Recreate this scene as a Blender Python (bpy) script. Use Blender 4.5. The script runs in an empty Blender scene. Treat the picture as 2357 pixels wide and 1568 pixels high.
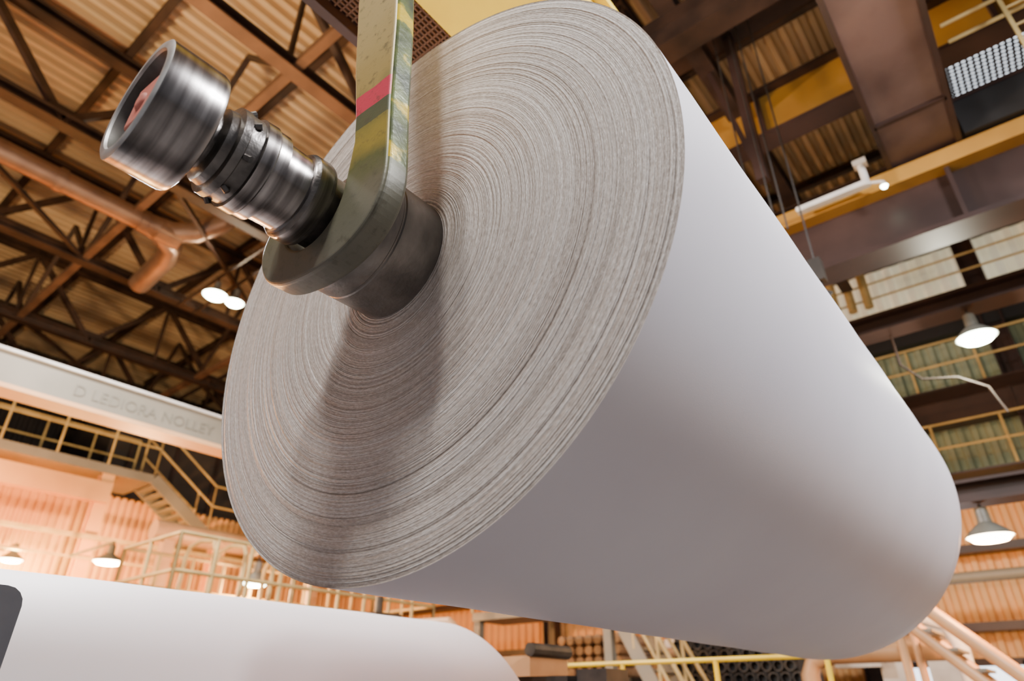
import bpy, math, random, bmesh
from mathutils import Vector, Matrix
random.seed(7)
EYE=1.6   # camera height; geometry below is written relative to eye level, lifted at the end
COL=bpy.context.scene.collection

# ------------------------------------------------------------ materials
def newmat(name):
    m=bpy.data.materials.new(name); m.use_nodes=True
    nt=m.node_tree; b=nt.nodes['Principled BSDF']
    return m,nt,b
def ramp(nt,stops):
    n=nt.nodes.new('ShaderNodeValToRGB'); cr=n.color_ramp
    while len(cr.elements)<len(stops): cr.elements.new(0.5)
    for e,(p,c) in zip(cr.elements,stops):
        e.position=p; e.color=(c[0],c[1],c[2],1)
    return n
def noisemat(name,c1,c2,scale=4,rough=.6,metal=0,bump=.0,bscale=40,stretch=(1,1,1),detail=6,lo=.35,hi=.65,spec=.5,glow=0):
    m,nt,b=newmat(name); N=nt.nodes; L=nt.links
    tc=N.new('ShaderNodeTexCoord'); mp=N.new('ShaderNodeMapping'); mp.inputs['Scale'].default_value=stretch
    L.new(tc.outputs['Object'],mp.inputs['Vector'])
    n=N.new('ShaderNodeTexNoise'); n.inputs['Scale'].default_value=scale; n.inputs['Detail'].default_value=detail
    L.new(mp.outputs[0],n.inputs['Vector'])
    r=ramp(nt,[(lo,c1),(hi,c2)]); L.new(n.outputs['Fac'],r.inputs[0]); L.new(r.outputs[0],b.inputs['Base Color'])
    b.inputs['Roughness'].default_value=rough; b.inputs['Metallic'].default_value=metal
    b.inputs['Specular IOR Level'].default_value=spec
    if glow:
        L.new(r.outputs[0],b.inputs['Emission Color']); b.inputs['Emission Strength'].default_value=glow
    if bump:
        n2=N.new('ShaderNodeTexNoise'); n2.inputs['Scale'].default_value=bscale; n2.inputs['Detail'].default_value=4
        L.new(mp.outputs[0],n2.inputs['Vector'])
        bp=N.new('ShaderNodeBump'); bp.inputs['Strength'].default_value=bump; bp.inputs['Distance'].default_value=.01
        L.new(n2.outputs['Fac'],bp.inputs['Height']); L.new(bp.outputs[0],b.inputs['Normal'])
    return m
def emis(name,c,s):
    m,nt,b=newmat(name); b.inputs['Base Color'].default_value=(*c,1)
    b.inputs['Emission Color'].default_value=(*c,1); b.inputs['Emission Strength'].default_value=s
    return m

M_wrap=noisemat('paper_wrap',(.73,.70,.755),(.78,.755,.80),scale=1.2,rough=.46,bump=.03,bscale=300,spec=.35)
M_wrap2=noisemat('paper_wrap_white',(.86,.84,.88),(.90,.88,.92),scale=1.0,rough=.6,bump=.02,bscale=200)
# wound paper edge
M_edge,nt,b=newmat('paper_edge_rings'); N=nt.nodes; L=nt.links
tc=N.new('ShaderNodeTexCoord'); sx=N.new('ShaderNodeSeparateXYZ'); L.new(tc.outputs['Object'],sx.inputs[0])
def mth(op,a,b_=None):
    n=N.new('ShaderNodeMath'); n.operation=op
    for i,v in enumerate([a,b_]):
        if v is None: continue
        if isinstance(v,(int,float)): n.inputs[i].default_value=v
        else: L.new(v,n.inputs[i])
    return n.outputs[0]
rr=mth('SQRT',mth('ADD',mth('POWER',sx.outputs['X'],2),mth('POWER',sx.outputs['Z'],2)))
def ringnoise(k,ang,detail,rough=.6):
    c=N.new('ShaderNodeCombineXYZ'); L.new(mth('MULTIPLY',rr,k),c.inputs[0])
    L.new(mth('MULTIPLY',sx.outputs['X'],ang),c.inputs[1]); L.new(mth('MULTIPLY',sx.outputs['Z'],ang),c.inputs[2])
    n=N.new('ShaderNodeTexNoise'); n.inputs['Scale'].default_value=1; n.inputs['Detail'].default_value=detail; n.inputs['Roughness'].default_value=rough
    L.new(c.outputs[0],n.inputs['Vector']); return n.outputs['Fac']
n1=ringnoise(135,.2,1); n2=ringnoise(340,.6,1,.5); n3=ringnoise(9,.3,1); n4=ringnoise(260,60,2,.6)
ssum=mth('ADD',mth('ADD',mth('MULTIPLY',n1,.32),mth('MULTIPLY',n2,.24)),mth('ADD',mth('MULTIPLY',n3,.08),mth('MULTIPLY',n4,.36)))
rp=ramp(nt,[(.37,(.37,.31,.265)),(.5,(.62,.555,.50)),(.61,(.86,.82,.78))]); L.new(ssum,rp.inputs[0]); L.new(rp.outputs[0],b.inputs['Base Color'])
b.inputs['Roughness'].default_value=.42; b.inputs['Specular IOR Level'].default_value=.9
b.inputs['Anisotropic'].default_value=.85
tg=N.new('ShaderNodeTangent'); tg.direction_type='RADIAL'; tg.axis='Y'; L.new(tg.outputs[0],b.inputs['Tangent'])
hs=mth('ADD',mth('MULTIPLY',n1,.9),mth('ADD',mth('MULTIPLY',n2,.5),mth('MULTIPLY',n4,.35)))
bp=N.new('ShaderNodeBump'); bp.inputs['Strength'].default_value=.85; bp.inputs['Distance'].default_value=.007
L.new(hs,bp.inputs['Height']); L.new(bp.outputs[0],b.inputs['Normal'])

M_steel=noisemat('polished_steel',(.10,.09,.085),(.44,.41,.39),scale=1.6,rough=.24,metal=1,bump=.03,bscale=60,stretch=(1.2,26,1.2),lo=.3,hi=.7)
M_dsteel=noisemat('greasy_steel',(.08,.075,.07),(.28,.26,.24),scale=9,rough=.33,metal=.85,bump=.2,bscale=45)
M_drum=noisemat('cast_steel_drum',(.14,.13,.12),(.33,.305,.28),scale=7,rough=.38,metal=.75,bump=.15,bscale=90,stretch=(1,1,.5))
M_rim=noisemat('worn_rim_steel',(.4,.4,.39),(.65,.65,.63),scale=14,rough=.45,metal=.7)
M_inner=noisemat('coupling_inside',(.04,.04,.03),(.14,.13,.12),scale=10,rough=.5,metal=.3)
M_pink=noisemat('red_primer_block',(.60,.15,.11),(.80,.30,.23),scale=9,rough=.6,bump=.2)

# hook paint
M_hook,nt,b=newmat('hook_worn_paint'); N=nt.nodes; L=nt.links
tc=N.new('ShaderNodeTexCoord'); sx=N.new('ShaderNodeSeparateXYZ'); L.new(tc.outputs['Object'],sx.inputs[0])
na=N.new('ShaderNodeTexNoise'); na.inputs['Scale'].default_value=6; na.inputs['Detail'].default_value=8; L.new(tc.outputs['Object'],na.inputs['Vector'])
zz=mth('ADD',sx.outputs['Z'],mth('MULTIPLY',mth('SUBTRACT',na.outputs['Fac'],.5),.3))
tt=mth('DIVIDE',mth('ADD',zz,.3),1.0)
rp=ramp(nt,[(0,(.16,.155,.125)),(.24,(.16,.155,.10)),(.34,(.12,.14,.05)),(.42,(.36,.28,.05)),(.50,(.25,.22,.05)),(.59,(.10,.13,.05)),(.70,(.40,.30,.10)),(1,(.46,.36,.16))])
L.new(tt,rp.inputs[0])
zt=mth('ADD',sx.outputs['Z'],mth('ADD',mth('MULTIPLY',mth('SUBTRACT',na.outputs['Fac'],.5),.03),mth('MULTIPLY',sx.outputs['X'],.04)))
band=mth('MULTIPLY',mth('GREATER_THAN',zt,.275),mth('LESS_THAN',zt,.365))
mx=N.new('ShaderNodeMix'); mx.data_type='RGBA'; L.new(band,mx.inputs[0]); L.new(rp.outputs[0],mx.inputs[6]); mx.inputs[7].default_value=(.66,.05,.10,1)
band2=mth('MULTIPLY',mth('GREATER_THAN',zt,.21),mth('LESS_THAN',zt,.275))
mx2=N.new('ShaderNodeMix'); mx2.data_type='RGBA'; L.new(mth('MULTIPLY',band2,.8),mx2.inputs[0]); L.new(mx.outputs[2],mx2.inputs[6]); mx2.inputs[7].default_value=(.06,.09,.06,1)
nb=N.new('ShaderNodeTexNoise'); nb.inputs['Scale'].default_value=22; nb.inputs['Detail'].default_value=9; nb.inputs['Roughness'].default_value=.7; L.new(tc.outputs['Object'],nb.inputs['Vector'])
wr=ramp(nt,[(.54,(0,0,0)),(.66,(1,1,1))]); L.new(nb.outputs['Fac'],wr.inputs[0])
mx3=N.new('ShaderNodeMix'); mx3.data_type='RGBA'; L.new(mth('MULTIPLY',wr.outputs[0],.65),mx3.inputs[0]); L.new(mx2.outputs[2],mx3.inputs[6]); mx3.inputs[7].default_value=(.08,.075,.05,1)
L.new(mx3.outputs[2],b.inputs['Base Color']); b.inputs['Roughness'].default_value=.4; b.inputs['Metallic'].default_value=.1
bp=N.new('ShaderNodeBump'); bp.inputs['Strength'].default_value=.2; bp.inputs['Distance'].default_value=.006; L.new(nb.outputs['Fac'],bp.inputs['Height']); L.new(bp.outputs[0],b.inputs['Normal'])
M_hookedge=noisemat('hook_edge_green',(.045,.06,.03),(.11,.14,.04),scale=7,rough=.3,metal=.2,bump=.15,lo=.4,hi=.6)
r_=[n for n in M_hookedge.node_tree.nodes if n.type=='VALTORGB'][0]; e=r_.color_ramp.elements.new(.62); e.color=(.55,.40,.02,1); r_.color_ramp.elements[1].position=.57

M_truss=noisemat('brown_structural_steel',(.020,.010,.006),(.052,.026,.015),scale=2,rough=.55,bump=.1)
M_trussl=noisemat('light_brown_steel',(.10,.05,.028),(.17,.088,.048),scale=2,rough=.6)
M_deck=noisemat('corrugated_roof_deck',(.40,.28,.16),(.64,.48,.29),scale=.5,rough=.5,metal=.15,stretch=(3,.3,1))
M_side=noisemat('siding_dark',(.03,.024,.019),(.06,.045,.034),scale=.6,rough=.7)
M_tan=noisemat('siding_tan',(.68,.33,.10),(.84,.46,.16),scale=.5,rough=.55)
M_cream=noisemat('translucent_siding',(.66,.61,.44),(.84,.80,.62),scale=.8,rough=.5,glow=.4)  # emission stands in for daylight coming through the panels
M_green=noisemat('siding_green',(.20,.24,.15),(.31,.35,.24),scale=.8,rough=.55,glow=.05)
M_yel=noisemat('crane_yellow',(.76,.50,.006),(.90,.64,.008),scale=2,rough=.45,bump=.05)
M_ochre=noisemat('ochre_girder',(.30,.14,.02),(.47,.24,.04),scale=.8,rough=.5)
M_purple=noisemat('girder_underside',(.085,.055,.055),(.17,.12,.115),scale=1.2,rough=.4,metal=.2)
M_dbeam=noisemat('dark_beam',(.022,.011,.009),(.048,.025,.020),scale=1,rough=.45)
M_black=noisemat('black_panel',(.006,.006,.006),(.015,.013,.012),scale=1,rough=.6)
M_duct=noisemat('duct_metal',(.26,.16,.11),(.42,.27,.18),scale=1.5,rough=.36,metal=.6)
M_gird=noisemat('runway_girder_paint',(.19,.17,.125),(.27,.24,.18),scale=.8,rough=.5)
M_girdo=noisemat('girder_flange_orange',(.75,.38,.16),(.85,.48,.22),scale=1,rough=.5)
M_rail=noisemat('yellow_railing',(.42,.30,.11),(.56,.42,.17),scale=3,rough=.5)
M_white=noisemat('white_pipe_paint',(.62,.58,.52),(.78,.74,.68),scale=3,rough=.45)
M_gray=noisemat('guard_plate_gray',(.19,.20,.23),(.28,.29,.32),scale=3,rough=.4,metal=.4,bump=.05)
M_conc=noisemat('concrete_floor',(.08,.075,.075),(.14,.13,.125),scale=1.2,rough=.7)
M_opipe=noisemat('orange_brown_pipe',(.50,.27,.12),(.62,.36,.18),scale=2,rough=.4)
M_dark=noisemat('machine_dark',(.03,.03,.03),(.09,.08,.07),scale=4,rough=.5,metal=.4)
M_core=noisemat('cardboard_core',(.34,.22,.13),(.48,.32,.2),scale=6,rough=.8)
M_cable=noisemat('cable_black',(.015,.012,.01),(.03,.025,.02),scale=3,rough=.6)
M_shade=noisemat('lamp_shade_enamel',(.12,.12,.10),(.20,.20,.17),scale=3,rough=.4)
M_lampc=emis('lamp_lens_cool',(.88,1,.78),24)
M_lampo=emis('lamp_lens_warm',(1,.86,.62),28)
M_day=emis('daylight_pane',(.85,.92,1),3.2)
M_letter=noisemat('stencil_letter',(.155,.138,.10),(.20,.18,.135),scale=3,rough=.6)

# ------------------------------------------------------------ mesh builder
class MB:
    def __init__(s,name,mats): s.n=name; s.m=mats; s.v=[]; s.f=[]; s.mi=[]; s.sm=[]
    def add(s,vs,fs,mi=0,sm=False):
        o=len(s.v); s.v+= [tuple(v) for v in vs]
        for f in fs: s.f.append(tuple(i+o for i in f)); s.mi.append(mi); s.sm.append(sm)
    def box(s,x0,x1,y0,y1,z0,z1,mi=0):
        vs=[(x,y,z) for x in (x0,x1) for y in (y0,y1) for z in (z0,z1)]
        s.add(vs,[(0,1,3,2),(4,6,7,5),(0,4,5,1),(2,3,7,6),(0,2,6,4),(1,5,7,3)],mi)
    def frame(s,p,q,up=(0,0,1)):
        p=Vector(p);q=Vector(q);d=(q-p).normalized();u=Vector(up)
        if abs(d.dot(u))>.98: u=Vector((1,0,0))
        sd=d.cross(u).normalized(); u=sd.cross(d).normalized(); return p,q,d,sd,u
    def prof(s,p,q,pr,mi=0,up=(0,0,1),sm=False):
        p,q,d,sd,u=s.frame(p,q,up); n=len(pr)
        vs=[p+sd*a+u*b_ for a,b_ in pr]+[q+sd*a+u*b_ for a,b_ in pr]
        fs=[(i,(i+1)%n,n+(i+1)%n,n+i) for i in range(n)]
        s.add(vs,fs,mi,sm); s.add([vs[i] for i in range(n)],[tuple(reversed(range(n)))],mi); s.add(vs[n:],[tuple(range(n))],mi)
    def bar(s,p,q,w,h,mi=0,up=(0,0,1)):
        s.prof(p,q,[(-w/2,-h/2),(w/2,-h/2),(w/2,h/2),(-w/2,h/2)],mi,up)
    def ibeam(s,p,q,w,h,t=.03,mi=0,mf=None,up=(0,0,1)):
        mf=mi if mf is None else mf
        s.prof(p,q,[(-t/2,-h/2+t),(t/2,-h/2+t),(t/2,h/2-t),(-t/2,h/2-t)],mi,up)
        s.prof(p,q,[(-w/2,-h/2),(w/2,-h/2),(w/2,-h/2+t),(-w/2,-h/2+t)],mf,up)
        s.prof(p,q,[(-w/2,h/2-t),(w/2,h/2-t),(w/2,h/2),(-w/2,h/2)],mi,up)
    def tube(s,p,q,r,mi=0,n=10):
        s.prof(p,q,[(r*math.cos(2*math.pi*i/n),r*math.sin(2*math.pi*i/n)) for i in range(n)],mi,sm=True)
    def path(s,pts,r,mi=0,n=14):
        pts=[Vector(a) for a in pts]; vs=[];k=len(pts)
        t0=(pts[1]-pts[0]).normalized(); u=Vector((0,0,1)) if abs(t0.z)<.9 else Vector((1,0,0))
        for i,pt in enumerate(pts):
            t=((pts[min(i+1,k-1)]-pts[max(i-1,0)])).normalized()
            u=(u-t*u.dot(t)).normalized(); sd=t.cross(u)
            vs+=[pt+sd*r*math.cos(2*math.pi*j/n)+u*r*math.sin(2*math.pi*j/n) for j in range(n)]
        fs=[(i*n+j,i*n+(j+1)%n,(i+1)*n+(j+1)%n,(i+1)*n+j) for i in range(k-1) for j in range(n)]
        s.add(vs,fs,mi,True); s.add(vs[:n],[tuple(reversed(range(n)))],mi); s.add(vs[-n:],[tuple(range(n))],mi)
    def lathe(s,prof,c,axis='Y',mi=0,n=96,sm=True,mis=None):
        vs=[];k=len(prof)
        for (t,r) in prof:
            for j in range(n):
                a=2*math.pi*j/n; ca,sa=r*math.cos(a),r*math.sin(a)
                vs.append((c[0]+ca,c[1]+t,c[2]+sa) if axis=='Y' else (c[0]+ca,c[1]+sa,c[2]+t))
        o=len(s.v); s.v+=vs
        for i in range(k-1):
            for j in range(n):
                a,b_,c_,d=i*n+j,i*n+(j+1)%n,(i+1)*n+(j+1)%n,(i+1)*n+j
                f=(a,b_,c_,d) if axis=='Z' else (a,d,c_,b_)
                s.f.append(tuple(o+q for q in f)); s.mi.append(mis[i] if mis else mi); s.sm.append(sm)
    def build(s,parent=None,loc=(0,0,0),sharp=35):
        me=bpy.data.meshes.new(s.n); me.from_pydata(s.v,[],s.f)
        for m in s.m: me.materials.append(m)
        me.polygons.foreach_set('material_index',s.mi); me.polygons.foreach_set('use_smooth',s.sm); me.update()
        if any(s.sm):
            try: me.set_sharp_from_angle(angle=math.radians(sharp))
            except Exception: pass
        o=bpy.data.objects.new(s.n,me); COL.objects.link(o); o.location=loc
        if parent: o.parent=parent
        return o

# ------------------------------------------------------------ paper rolls
AX,AZ=-1.364,1.254
def paper_roll(cx,y0,y1,cz,R,wrap,nr=360,ns=200,rc=.195):
    me=MB('paper_roll',[wrap,M_edge]); L_=y1-y0; pr=[]
    prev=0
    for i in range(nr+1):
        t=i/nr; rad=rc+(R-.004-rc)*t
        prev=.6*prev+random.uniform(-.0007,.0007)
        y=prev+ (.0014 if random.random()<.08 else 0)+.003*math.sin(t*9)
        if t>.97: y+=.006*(t-.97)/.03
        pr.append((max(y,.0002) if t<.03 else y,rad))
    nf=len(pr)
    pr+= [(.004,R)]
    for i in range(1,20): pr.append((L_*i/20+.0,R+.0012*math.sin(i*1.7)))
    pr+= [(L_-.03,R-.001),(L_-.008,R-.01),(L_,R-.03)]
    k=len(pr)
    for i in range(1,12): pr.append((L_+random.uniform(-.003,.003),R-.03-(R-.03-rc)*i/11))
    mis=[1]*nf+[0]*(k-nf-1)+[1]*11
    me.lathe(pr,(0,0,0),'Y',n=ns,mis=mis)
    return me.build(loc=(cx,y0,cz))
roll=paper_roll(AX,1.1,5.08,AZ-.004,.995,M_wrap)
roll2=paper_roll(-3.55,-.4,3.5,-.55,1.05,M_wrap2,nr=60,ns=128)
# ------------------------------------------------------------ roll shaft
sh=MB('roll_shaft',[M_steel,M_dsteel,M_drum,M_rim,M_inner,M_pink])
P=[ # (y,r,mat of following segment)
(.37,.0,4),(.37,.120,4),(.30,.128,4),(.274,.136,3),(.268,.140,3),(.268,.158,3),(.273,.166,0),(.40,.167,0),(.412,.163,0),(.416,.155,1),(.416,.085,1),(.445,.080,1),
(.452,.088,1),(.455,.104,1),(.476,.108,1),(.480,.126,1),(.500,.128,0),(.503,.124,1),(.538,.124,1),(.541,.133,0),(.575,.135,1),(.580,.130,0),(.612,.130,0),(.616,.118,0),
(.690,.116,0),(.694,.125,1),(.704,.133,0),(.745,.134,1),(.757,.130,1),(.760,.112,1),(.865,.112,2),(.868,.185,2),(.875,.197,2),(.89,.204,2),(.94,.205,2),(.944,.202,2),(.949,.202,2),(.953,.205,2),(1.0985,.205,2),(1.0985,.1,2),(1.0985,0,2)]
sh.lathe([(a,b_) for a,b_,c in P],(0,0,0),'Y',n=96,mis=[c for a,b_,c in P[:-1]])
blk=MB('drive_block',[M_pink]); 
blk.box(-.062,.062,.283,.375,-.062,.062)
blk.lathe([(.275,0),(.275,.022),(.283,.026)],(0,0,0),'Y',n=24)
shaft=sh.build(loc=(AX,0,AZ))
b_=blk.build(parent=shaft); mo=b_.modifiers.new('bev','BEVEL'); mo.width=.008; mo.segments=3; b_.rotation_euler=(0,math.radians(12),0)
bo=MB('bearing_bolts',[M_dsteel])
for i in range(8):
    a=2*math.pi*i/8+.2; c,s_=math.cos(a),math.sin(a)
    bo.tube((.122*c,.508,.122*s_),(.134*c,.508+.012,.134*s_),.009,n=8)
bo.build(parent=shaft)

# ------------------------------------------------------------ lifting hook (J plate)
curve=[(.150,.16),(.142,.05),(.130,-.04),(.095,-.098),(.04,-.130),(-.03,-.132),(-.09,-.10),(-.125,-.05),(-.14,.0),(-.165,.035),(-.20,.035),(-.232,.0),(-.245,-.06),(-.225,-.125),(-.175,-.185),(-.10,-.225),(0,-.245),(.10,-.247),(.19,-.228),(.262,-.185),(.305,-.125),(.322,-.05),(.320,.03),(.312,.12)]
cc=[Vector((a,b_)) for a,b_ in curve]
sm=[]
for i in range(len(cc)-1):
    p0=cc[max(i-1,0)];p1=cc[i];p2=cc[i+1];p3=cc[min(i+2,len(cc)-1)]
    for j in range(4):
        t=j/4; sm.append(.5*((2*p1)+(-p0+p2)*t+(2*p0-5*p1+4*p2-p3)*t*t+(-p0+3*p1-3*p2+p3)*t**3))
sm.append(cc[-1])
out=[(v.x,v.y) for v in sm]+[(.30,.25),(.28,.60),(.250,.96),(.17,1.745),(-.06,1.745),(.030,.96),(.09,.52),(.135,.28)]
n=len(out); ya,yb=.772,.850
bm=bmesh.new()
fv=[bm.verts.new((a,ya,b_)) for a,b_ in out]; bv=[bm.verts.new((a,yb,b_)) for a,b_ in out]
bm.faces.new(fv); bm.faces.new(list(reversed(bv)))
for i in range(n):
    fc=bm.faces.new((fv[i],bv[i],bv[(i+1)%n],fv[(i+1)%n])); fc.material_index=0
bmesh.ops.recalc_face_normals(bm,faces=bm.faces)
for fc in bm.faces:
    if abs(fc.normal.y)<.5 and fc.calc_center_median().z>.0: fc.material_index=1
me=bpy.data.meshes.new('lifting_hook'); bm.to_mesh(me); bm.free(); me.materials.append(M_hook); me.materials.append(M_hookedge)
hook=bpy.data.objects.new('lifting_hook',me); COL.objects.link(hook); hook.location=(AX,0,AZ)
mo=hook.modifiers.new('bev','BEVEL'); mo.width=.013; mo.segments=4; mo.limit_method='ANGLE'; mo.angle_limit=math.radians(50)

# spreader beam + crane walkway grating overhead
sp=MB('lifting_beam',[M_yel,M_dbeam]); sp.box(-1.60,-1.08,.55,6.2,3.0,3.5,0); sp.box(-1.66,-1.02,.5,6.25,3.5,3.56,0)
sp.build()
gr=MB('crane_walkway',[M_dbeam,M_trussl])
for i in range(24):
    x=-2.30+i*.028
    gr.bar((x,.0,3.62),(x,6,3.62),.006,.03,1)
for i in range(140):
    y=.0+i*.043
    gr.bar((-2.32,y,3.615),(-1.68,y,3.615),.008,.02,1)
gr.bar((-2.36,0,3.6),(-2.36,6,3.6),.06,.14); gr.bar((-1.69,0,3.62),(-1.69,6,3.62),.03,.1)
gr.box(-2.36,-1.68,0,6,3.68,3.69)
gr.build()

# ------------------------------------------------------------ building shell
CE=11.4
def corr(name,mat,origin,uax,vax,nrm,U0,V0,pitch=.3,amp=.06):
    mb=MB(name,[mat]); o=Vector(origin);u=Vector(uax);v=Vector(vax);n_=Vector(nrm)
    vs=[];k=int(U0/pitch)
    seq=[]
    for i in range(k):
        b0=i*pitch; seq+=[(b0,0),(b0+pitch*.35,0),(b0+pitch*.5,amp),(b0+pitch*.85,amp)]
    for a,d in seq: vs+=[o+u*a+n_*d, o+u*a+v*V0+n_*d]
    mb.add(vs,[(2*i,2*i+1,2*i+3,2*i+2) for i in range(len(seq)-1)])
    return mb
corr('ceiling',M_deck,(-34,-7,CE),(1,0,0),(0,1,0),(0,0,1),44,24,pitch=.27,amp=.14).build()
EY=16.4
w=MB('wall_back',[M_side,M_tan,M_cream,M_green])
def wallband(mb,x0,x1,z0,z1,mi,pitch=.26,amp=.07,y=EY):
    seq=[];k=int((x1-x0)/pitch)
    for i in range(k+1):
        b0=x0+i*pitch; seq+=[(b0,0),(b0+pitch*.35,0),(b0+pitch*.5,-amp),(b0+pitch*.85,-amp)]
    vs=[]
    for a,d in seq: vs+=[(a,y+d,z0),(a,y+d,z1)]
    mb.add(vs,[(2*i,2*i+2,2*i+3,2*i+1) for i in range(len(seq)-1)],mi)
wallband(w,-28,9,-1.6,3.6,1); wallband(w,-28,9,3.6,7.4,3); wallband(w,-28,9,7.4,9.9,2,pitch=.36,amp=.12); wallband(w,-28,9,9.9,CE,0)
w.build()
w=MB('wall_left',[M_side,M_tan])
def wallx(mb,y0,y1,z0,z1,mi,x,pitch=.3,amp=.07):
    seq=[];k=int((y1-y0)/pitch)
    for i in range(k+1):
        b0=y0+i*pitch; seq+=[(b0,0),(b0+pitch*.35,0),(b0+pitch*.5,amp),(b0+pitch*.85,amp)]
    vs=[]
    for a,d in seq: vs+=[(x+d,a,z0),(x+d,a,z1)]
    mb.add(vs,[(2*i,2*i+1,2*i+3,2*i+2) for i in range(len(seq)-1)],mi)
wallx(w,-7,17,-1.6,5.2,1,-20.5,pitch=.2,amp=.05); wallx(w,-7,17,5.2,CE,0,-27)
w.box(-27,-20.5,-7,17,5.15,5.25,0)
w.build()
fl=MB('floor',[M_conc]); fl.box(-28,10,-8,17,-1.7,-1.6); fl.build()

# roof trusses
def truss(x,zb,zt,y0=-6,y1=16,light=False):
    t=MB('roof_truss',[M_truss,M_trussl])
    for z in (zb,zt):
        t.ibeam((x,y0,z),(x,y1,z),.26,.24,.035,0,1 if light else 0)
    k=6; st=(y1-y0)/k
    for i in range(k):
        a=y0+i*st
        t.bar((x,a,zb),(x,a+st/2,zt),.13,.13); t.bar((x,a+st/2,zt),(x,a+st,zb),.13,.13)
        t.bar((x,a+st/2,zb),(x,a+st/2,zt),.08,.08)
        t.box(x-.02,x+.02,a-.3,a+.3,zb,zb+.3)
    t.build()
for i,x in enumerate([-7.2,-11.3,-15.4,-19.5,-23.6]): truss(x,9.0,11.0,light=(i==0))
for x in (-3.1,1.0): truss(x,9.9,11.0)
pu=MB('roof_purlins',[M_truss])
y=-5.5
while y<16:
    pu.ibeam((-26.5,y,CE-.15),(9,y,CE-.15),.14,.22,.025); y+=2.45
pu.build()
br=MB('truss_bracing',[M_truss,M_trussl])
for y in (-1.6,3.3,8.2,13.1):
    br.bar((-26.5,y,9.05),(-3,y,9.05),.15,.15,1)
    for x in (-7.2,-11.3,-15.4,-19.5):
        br.bar((x,y,9.05),(x-2.05,y,11),.1,.1,0); br.bar((x-2.05,y,11),(x-4.1,y,9.05),.1,.1,0)
for i,x in enumerate([-11.3,-19.5]):
    for j,y in enumerate((-1.6,3.3,8.2)):
        br.bar((x,y,9.0),(x-4.1,y+4.9,9.0),.09,.09,0)
for y in (5.57,6.0): br.bar((-11.3,y,8.84),(-15.4,y,8.84),.05,.06,0)
br.build()

# ventilation duct
d=MB('ventilation_duct',[M_duct])
DZ=8.95
d.path([(-12.9,-5,DZ),(-12.9,3.6,DZ)],.22,n=20)
for y in (-2,0,1.9,3.5): d.path([(-12.9,y-.07,DZ),(-12.9,y+.07,DZ)],.25,n=20)
d.path([(-12.9,3.5,DZ),(-13.0,3.95,DZ),(-13.3,4.3,DZ),(-13.8,4.45,DZ-.02),(-15.2,4.5,DZ-.1)],.24,n=20)
d.path([(-12.9,3.6,DZ),(-12.85,4.1,DZ+.05),(-12.6,4.5,DZ+.15),(-12.2,4.8,DZ+.4),(-11.95,5.0,DZ+.8),(-11.9,5.1,10.9)],.23,n=20)
d.path([(-12.9,3.8,DZ),(-12.9,4.3,DZ)],.26,n=20)
d.build()

# crane runway girder at the left
g=MB('runway_girder',[M_gird,M_girdo,M_white])
g.box(-10.33,-10.0,-6,15.1,3.66,4.10,0); g.box(-10.37,-9.96,-6,15.1,3.60,3.66,1); g.box(-10.42,-9.96,-6,15.1,4.10,4.14,2)
gi=g.build()
cu=bpy.data.curves.new('girder_lettering','FONT'); cu.body='D LEDIORA NOLLEY'; cu.size=.23; cu.extrude=.003; cu.space_character=1.0
to=bpy.data.objects.new('girder_lettering',cu); COL.objects.link(to); to.matrix_world=Matrix(((0,0,1,-9.995),(1,0,0,2.6),(0,1,0,3.78),(0,0,0,1)))
cu.materials.append(M_letter); to.parent=gi

# ------------------------------------------------------------ pendant lamps
def lamp(x,y,z,mat,r=.28,top=None,power=300,color=(1,.8,.55),arm=0):
    e=MB('pendant_lamp',[M_shade,mat,M_cable])
    e.lathe([(.34,.0),(.34,.07),(.16,.08),(.13,.12),(.06,r*.8),(.0,r),(-.012,r*1.02),(-.008,r*.96)],(0,0,0),'Z',n=36,mi=0)
    e.lathe([(-.008,r*.96),(-.06,r*.75),(-.085,.0)],(0,0,0),'Z',n=36,mi=1)
    e.tube((0,0,.32),(0,0,(top or z+2)-z),.022,2,n=6)
    if arm: e.bar((arm,0,top-z),(.05,0,top-z),.05,.05,0)
    o=e.build(loc=(x,y,z))
    l=bpy.data.lights.new('bulb','POINT'); l.energy=power; l.color=color; l.shadow_soft_size=.1
    lo=bpy.data.objects.new('bulb',l); COL.objects.link(lo); lo.parent=o; lo.location=(0,0,-.2)
    return o
lamp(-13.4,5.57,8.34,M_lampc,top=8.80,power=130,color=(1,.85,.6)); lamp(-13.28,6.0,8.3,M_lampc,r=.22,top=8.80,power=130,color=(1,.85,.6))
lamp(.08,10,4.38,M_lampc,r=.245,top=4.78,power=200,color=(1,.95,.75)); lamp(-.55,10,1.8,M_lampo,r=.255,top=2.18,power=520,color=(1,.45,.15))
lamp(-11,6.5,1.85,M_lampc,r=.22,top=2.6,power=300,color=(1,.55,.22),arm=-1.2)
lamp(-16,5.9,2.7,M_lampo,r=.3,top=3.1,power=2500,color=(1,.46,.16),arm=-2.35)
lamp(-16,1.0,3.6,M_lampo,r=.3,top=4.0,power=2500,color=(1,.46,.16),arm=-2.35)
lamp(-19.3,5.0,3.0,M_lampo,r=.25,top=3.35,power=900,color=(1,.70,.22),arm=-1.1)  # lamp added to give the wall its bright yellow patch

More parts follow.
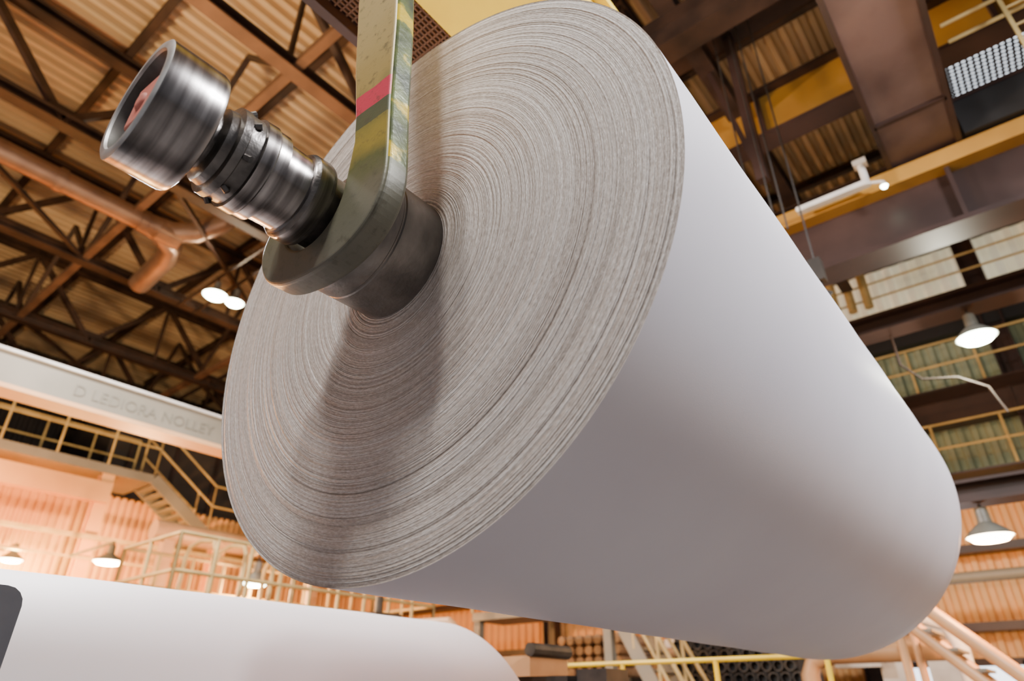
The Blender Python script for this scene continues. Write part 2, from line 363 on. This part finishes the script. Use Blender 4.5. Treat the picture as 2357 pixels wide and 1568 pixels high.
# ------------------------------------------------------------ walkway with railings along left wall
wk=MB('walkway_platform',[M_gird,M_rail,M_tan])
X=-18.6
def rail(mb,pts,hh=1.1,mi=1,step=1.2,r=.03):
    for a,b_ in zip(pts[:-1],pts[1:]):
        a=Vector(a);b_=Vector(b_);ln=(b_-a).length;k=max(1,int(ln/step))
        for zz in (hh,hh*.55): mb.tube(a+Vector((0,0,zz)),b_+Vector((0,0,zz)),r,mi,n=7)
        for i in range(k+1):
            c=a.lerp(b_,i/k); mb.tube(c,c+Vector((0,0,hh)),r,mi,n=7)
wk.box(-20.4,X,-6,7.4,5.27,5.5,0); rail(wk,[(X,-6,5.5),(X,7.4,5.5)],1.35)
rail(wk,[(-20.2,-6,5.5),(-20.2,7.4,5.5)],1.35)
wk.bar((X,7.4,5.4),(X,9.2,4.2),.06,.3,0); wk.bar((X-1,7.4,5.4),(X-1,9.2,4.2),.06,.3,0)
for i in range(8): wk.box(X-1,X,7.4+i*.225,7.65+i*.225,5.2-i*.15,5.23-i*.15,0)
rail(wk,[(X,7.4,5.5),(X,9.2,4.3)],1.3); rail(wk,[(X-1,7.4,5.5),(X-1,9.2,4.3)],1.3)
wk.box(-20.4,X,9.2,15,4.05,4.3,0); rail(wk,[(X,9.2,4.3),(X,15,4.3)],1.3)
wk.bar((X,-6,4.75),(X,6.4,4.75),.3,.5,2)
for y in (-2,2.0,6.3): wk.ibeam((X-.2,y,-1.6),(X-.2,y,5.27),.3,.3,.04,2)
wk.bar((X+.2,-6,3.6),(X+.2,15,3.6),.1,.1,1); wk.bar((X+.2,-6,3.1),(X+.2,15,3.1),.06,.06,1)
wk.ibeam((X,9.6,-1.6),(X,9.6,4.1),.35,.35,.04,2)
wk.build()
ph=MB('fan_house',[M_side,M_dbeam]); ph.box(-25,-21.5,7,12,5.3,8.3,0); ph.box(-25.2,-21.3,6.8,12.2,8.3,8.5,1)
for y in (7.6,9,10.4): ph.box(-21.5,-21.4,y,y+.1,5.3,8.3,1)
ph.build()

# ------------------------------------------------------------ machine platform with yellow guard rails
mp=MB('machine_platform',[M_rail,M_dark,M_opipe])
mp.box(-11.4,-9.6,4.4,9.5,.85,1.0,2)
for y in (4.5,7,9.4):
    for x in (-11.3,-9.7): mp.bar((x,y,-1.6),(x,y,.9),.12,.12,2)
rail(mp,[(-9.6,4.4,1.0),(-9.6,9.5,1.0)],1.15,0,.55,.03); rail(mp,[(-11.4,4.4,1.0),(-11.4,9.5,1.0)],1.15,0,.55,.03)
rail(mp,[(-9.6,4.4,1.0),(-11.4,4.4,1.0)],1.15,0,.6,.03); rail(mp,[(-9.6,9.5,1.0),(-11.4,9.5,1.0)],1.15,0,.6,.03)
for y in (5.0,5.5,6.0,6.4):
    mp.path([(-9.7,y,1.0),(-9.7,y,2.0),(-9.8,y,2.15),(-10.2,y,2.2),(-10.5,y,2.15),(-10.6,y,2.0),(-10.6,y,1.0)],.035,0,n=8)
mp.build()
op=MB('overhead_pipe',[M_opipe]); op.path([(-12.5,5.2,2.75),(-12.5,9,2.75)],.18,0)
op.box(-12.6,-12.4,8.6,8.8,-1.6,2.7,0); op.box(-12.6,-12.4,5.4,5.6,-1.6,2.7,0); op.build()
st=MB('reel_stand',[M_dark,M_opipe,M_steel])
st.box(-3.9,-3.0,4.35,4.75,-1.6,.18,0); st.box(-3.75,-3.3,4.3,4.8,.18,.32,1); st.tube((-3.55,3.52,-.55),(-3.55,4.4,-.55),.15,2,n=20)
st.tube((-3.3,4.3,.36),(-3.3,4.8,.36),.05,0); st.tube((-3.1,4.55,.1),(-2.75,4.55,.16),.045,0); st.box(-2.95,-2.7,4.4,4.7,-.1,.22,0)
st.build()
s2=MB('valve_stand',[M_dark,M_opipe]); s2.tube((-6.6,5.6,-1.6),(-6.6,5.6,.75),.09,0); s2.box(-6.8,-6.4,5.4,5.8,.62,.95,0); s2.tube((-6.6,5.6,.95),(-6.6,5.6,1.15),.05,0); s2.path([(-6.4,5.6,.8),(-5.6,5.8,.8),(-5.4,5.9,.6),(-5.4,5.9,-1.6)],.07,1); s2.build()

sr=MB('steel_stair',[M_rail,M_gird])
def stair(mb,x0,z0,x1,z1,y,wd=.9,n=10):
    for yy in (y,y+wd):
        mb.bar((x0,yy,z0),(x1,yy,z1),.05,.24,1)
        mb.tube((x0,yy,z0+1.0),(x1,yy,z1+1.0),.035,0); mb.tube((x0,yy,z0+.55),(x1,yy,z1+.55),.03,0)
        for i in range(5):
            t=i/4; x=x0+(x1-x0)*t; z=z0+(z1-z0)*t; mb.tube((x,yy,z),(x,yy,z+1),.03,0)
    for i in range(n):
        t=(i+.5)/n; x=x0+(x1-x0)*t; z=z0+(z1-z0)*t; mb.box(x-.12,x+.12,y,y+wd,z-.02,z+.02,1)
stair(sr,-6.3,1.6,-4.6,-1.6,10.5)
sr.box(-9.5,-6.3,10.5,11.5,1.45,1.6,1); rail(sr,[(-9.5,10.5,1.6),(-6.3,10.5,1.6)],1.1,0,.8)
for x in (-9.4,-6.4): sr.bar((x,10.6,-1.6),(x,10.6,1.5),.15,.15,1)
sr.build()
yr=MB('guard_railing',[M_yel]); rail(yr,[(-5.9,8,-.7),(-2.2,8.0,-.7)],1.15,0,1.1,.028)
for x in (-5.9,-4.67,-3.43,-2.2): yr.tube((x,8,-1.6),(x,8,-.6),.03)
yr.build()
cr=MB('core_rack',[M_black,M_core,M_dark])
cr.box(-6.4,-4.1,13.05,14.4,-1.6,1.25,0)
for i in range(11):
    for j in range(9):
        x=-6.3+i*.21+(.1 if j%2 else 0); z=-.6+j*.2
        cr.lathe([(0,.075),(0,.095),(.1,.095)],(x,12.95,z),'Y',mi=2,n=12)
for i in range(7):
    for j in range(4): cr.path([(-8.6+i*.22,12.3,.55+j*.2),(-8.6+i*.22,13.6,.55+j*.2)],.09,1,n=10)
cr.box(-8.8,-7,12.3,13.5,-1.6,.45,2)
cr.build()
ms=MB('process_pipes',[M_opipe,M_white,M_gird])
ms.path([(-1.35,11.2,-1.6),(-1.35,11.2,.7),(-1.45,11.2,.95),(-1.7,11.2,1.05),(-2.6,11.2,1.05)],.1,1)
ms.path([(-3.6,12,-1.6),(-3.6,12,.4),(-3.5,12,.6),(-3.2,12,.68),(-1.5,12,.68)],.14,0)
ms.path([(-12,14.9,1.0),(-2,14.9,1.0)],.12,0); ms.path([(-12,14.8,2.0),(6,14.8,2.0)],.1,2)
for x in (-9.8,-7.6,-3.2,-2.4): ms.box(x,x+.5,15,15.2,-1.6,1.3,1)
for x,wd in ((-8.9,.9),(-5.4,.6),(-3.9,.8)): ms.box(x,x+wd,14.6,14.9,.6,1.0,1)
ms.build()
s3=MB('access_stair',[M_opipe,M_gird])
for y in (9.6,10.5):
    s3.tube((-1.75,y,1.35),(.6,y,-1.05),.07,0,n=12); s3.tube((-1.75,y,.95),(.6,y,-1.5),.06,0,n=12)
    s3.tube((-1.75,y,-1.6),(-1.75,y,1.35),.05,0)
for i in range(10): s3.box(-1.6+i*.21,-1.4+i*.21,9.6,10.5,.75-i*.215,.78-i*.215,1)
s3.build()
dw=MB('door_1',[M_day,M_dbeam,M_black]); dw.box(-3.1,-1.0,16.2,16.25,-1.6,.62,0)
for x in (-3.15,-2.05,-1.0): dw.box(x-.05,x+.05,16.1,16.25,-1.6,.7,1)
dw.box(-3.2,-.95,16.1,16.25,.62,.75,1); dw.build()

# ------------------------------------------------------------ steelwork, right side
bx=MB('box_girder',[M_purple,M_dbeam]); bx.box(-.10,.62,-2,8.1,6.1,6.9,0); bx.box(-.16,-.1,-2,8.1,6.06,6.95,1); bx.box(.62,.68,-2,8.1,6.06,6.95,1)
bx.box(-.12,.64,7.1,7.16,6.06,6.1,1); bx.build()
cb=MB('crane_beam',[M_dbeam,M_ochre,M_yel]); 
cb.box(-9.9,9,8.2,8.26,5.05,5.85,0); cb.box(-9.9,9,8.0,8.45,4.98,5.05,0); cb.box(-9.9,9,7.98,8.48,5.82,6.05,1)
for i in range(7): cb.box(-8+i*2.8,-7.95+i*2.8,8.05,8.2,5.05,5.82,0)
cb.build()
og=MB('ochre_girder',[M_ochre,M_dbeam]); og.box(-9,9,8.6,8.7,8.1,9.0,0); og.box(-9,9,8.45,8.85,9.0,9.08,1); og.box(-9,9,8.45,8.85,8.03,8.1,1)
for i in range(10): og.box(-8+i*1.6,-7.94+i*1.6,8.48,8.6,8.1,9.0,1)
og.build()
for grp in (((6.0,8.2,.6),(7.2,9.3,.5),(4.6,8.3,.6)),((11.2,8.3,.35),(12.6,9.1,.35),(13.8,8.8,.3))):
    ub=MB('ceiling_beam',[M_truss,M_dbeam])
    for y,z,hh in grp: ub.ibeam((-2.8,y,z),(9,y,z),.35,hh,.04,0)
    y0,y1=(2,8.3) if grp[0][0]<8 else (9,15)
    for x in (-1.9,3.0): ub.ibeam((x,y0,8.7),(x,y1,8.7),.25,.4,.04,0)
    if y0==2: ub.bar((-1.5,7.2,6.1),(-1.5,7.2,9.1),.14,.14,1); ub.bar((-1.9,7.2,8.6),(-1.5,7.2,6.2),.07,.07,1)
    else:
        for xx in (-1.2,-.4,1.8): ub.bar((xx,11.2,8.3),(xx,13.8,8.8),.1,.1,0)
    ub.build()
ub=MB('cross_beam',[M_truss,M_dbeam])
for z,hh in ((4.93,.28),(2.33,.28)): ub.ibeam((-2.3,10,z),(9,10,z),.4,hh,.04,1)
ub.ibeam((4.5,10.3,-1.6),(4.5,10.3,8.0),.4,.4,.04,1)
ub.path([(-.9,10.1,4.79),(-.9,10.1,4.3),(-.7,10.2,4.05),(-.3,10.3,4.0),(.0,10.4,3.8),(.1,10.4,3.4)],.018,0,n=6)
ub.build()
hb=MB('service_box',[M_black,M_dbeam]); hb.box(.72,2.4,7.9,8.5,6.08,6.6,0); hb.box(.7,2.42,7.88,8.52,6.6,6.66,1); hb.build()
sk=MB('window_1',[M_day,M_truss]); sk.box(.9,4.5,11.6,15.0,CE-.03,CE-.01,0)
for i in range(33): sk.bar((.9+i*.11,11.6,CE-.05),(.9+i*.11,15,CE-.05),.045,.03,1)
for i in range(31): sk.bar((.9,11.6+i*.11,CE-.05),(4.5,11.6+i*.11,CE-.05),.045,.03,1)
sk.build()
pp=MB('conduit_pipe',[M_white,M_lampc]); pp.bar((-1.3,7.8,5.86),(-.42,7.8,5.86),.1,.07); pp.tube((-.42,7.8,5.82),(-.42,7.8,6.2),.045); pp.bar((-.5,7.8,6.2),(-.34,7.8,6.2),.12,.08); pp.tube((-.42,7.8,5.86),(-.26,7.8,5.80),.02)
pp.lathe([(.08,.0),(.08,.02),(0,.045)],(-.25,7.8,5.72),'Z',n=16,mi=0); pp.lathe([(0,.045),(-.03,.03),(-.04,0)],(-.25,7.8,5.72),'Z',n=16,mi=1); pp.build()
rp_=MB('hoist_ropes',[M_cable])
for x,y,z0 in ((-1.13,7,4.4),(-1.30,6.9,5.0),(-1.42,6.9,5.2),(-1.62,6.8,5.9)): rp_.tube((x,y,z0),(x,y,9.2),.011,n=6)
rp_.box(-1.2,-1.06,6.93,7.07,4.2,4.5); rp_.path([(-1.13,7,4.2),(-1.13,7,4.1),(-1.05,7,4.03),(-1.13,7,3.95),(-1.2,7,4.02)],.025,n=8)
rp_.build()
ld=MB('ladder',[M_rail]);
for x in (1.43,1.73): ld.bar((x,7,-1.6),(x,7,9.0),.04,.04)
for i in range(35): ld.tube((1.43,7,-1.3+i*.3),(1.73,7,-1.3+i*.3),.015,n=6)
ld.path([(.9,7.3,7.0),(1.9,7.3,7.0)],.025); ld.path([(.9,7.3,7.3),(1.9,7.3,7.3)],.025)
ld.build()
gt=MB('wall_girts',[M_dbeam,M_black,M_rail])
for z0,z1,mi in ((9.55,9.95,0),(7.2,7.5,1),(5.2,5.75,0),(2.6,2.75,0),(1.2,1.35,0)): gt.box(-18,9,15.9,16.3,z0,z1,mi)
for x in range(-12,9,4): gt.ibeam((x+.5,16.0,-1.6),(x+.5,16.0,CE-.3),.3,.4,.04,0)
for z in (4.0,5.75):
    gt.box(-12,9,15.2,15.9,z-.04,z,0); 
    for zz in (.5,1.0): gt.tube((-12,15.2,z+zz),(9,15.2,z+zz),.025,2)
    for i in range(18): gt.tube((-12+i*1.2,15.2,z),(-12+i*1.2,15.2,z+1.0),.025,2)
for x in (-2.3,-1.95,-1.6): gt.tube((x,15.3,8.1),(x,15.3,9.5),.1,2,n=12)
for zz in (8.35,8.75): gt.tube((-3,15.4,zz),(9,15.4,zz),.025,2)
gt.build()
gp=MB('machine_guard',[M_gray]); 
c=[(-1.0,-1.6),(.66,-1.6)]; c+= [(.66-.05+.05*math.cos(a),.29-.05+.05*math.sin(a)) for a in [math.radians(t) for t in (0,22,45,67,90)]]+[(-1.0,.29)]
n=len(c); gp.add([(-2.3,a,b_) for a,b_ in c]+[(-2.34,a,b_) for a,b_ in c],[tuple(range(n)),tuple(reversed(range(n,2*n)))]+[(i,n+i,n+(i+1)%n,(i+1)%n) for i in range(n)]); gp.build()

# ------------------------------------------------------------ lights
def area(name,loc,target,size,power,color):
    l=bpy.data.lights.new(name,'AREA'); l.energy=power; l.size=size; l.color=color; l.shape='DISK'
    o=bpy.data.objects.new(name,l); COL.objects.link(o); o.location=loc
    o.rotation_euler=(Vector(target)-Vector(loc)).to_track_quat('-Z','Y').to_euler(); return o
area('roll_key_fill',(-.25,-1.7,5.7),(AX,1.1,AZ),.5,185,(1,.95,.90))  # key with no fixture, placed so the shaft shadow falls down the face
area('roll_key_fill',(-1.0,-2.6,5.2),(AX,1.1,AZ),.8,120,(1,.95,.92))  # second key added to soften that shadow, no fixture
area('roll_key_fill',(3.6,3.5,5.6),(AX,3,AZ),1.6,1150,(.97,.96,1))  # added to brighten the hanging roll's upper side, no fixture
area('roll_key_fill',(-8.2,2.4,6.2),(-3.5,2,0),1.2,1700,(1,.97,.97))  # added to brighten the second roll, kept behind the face plane
area('ceiling_fill',(-9,-4,1.5),(-12,1,11),2.0,1900,(1,.68,.36))  # uplight added to brighten the roof deck on the left
area('ceiling_fill',(4,9,-1.0),(-1,12,11),2.0,300,(1,.70,.40))  # weaker uplight added below the right-hand ceiling
wd=bpy.data.worlds.new('world'); bpy.context.scene.world=wd; wd.use_nodes=True
bg=wd.node_tree.nodes['Background']; bg.inputs[0].default_value=(.92,.91,1,1); bg.inputs[1].default_value=.22

# ------------------------------------------------------------ camera
p=math.radians(29.2); az=math.radians(38.9)
h=Vector((-math.sin(az),math.cos(az),0)); r=Vector((math.cos(az),math.sin(az),0)); z=Vector((0,0,1))
Fv=h*math.cos(p)+z*math.sin(p); Uv=-h*math.sin(p)+z*math.cos(p)
cam=bpy.data.cameras.new('camera'); co=bpy.data.objects.new('camera',cam); COL.objects.link(co)
cam.sensor_width=36; cam.lens=1498/2357*36; co.matrix_world=Matrix((r,Uv,-Fv)).transposed().to_4x4()
cam.dof.use_dof=True; cam.dof.focus_distance=2.0; cam.dof.aperture_fstop=1.8; cam.clip_start=.02
bpy.context.scene.camera=co
for o in list(COL.objects):
    if o.parent is None: o.location.z+=EYE
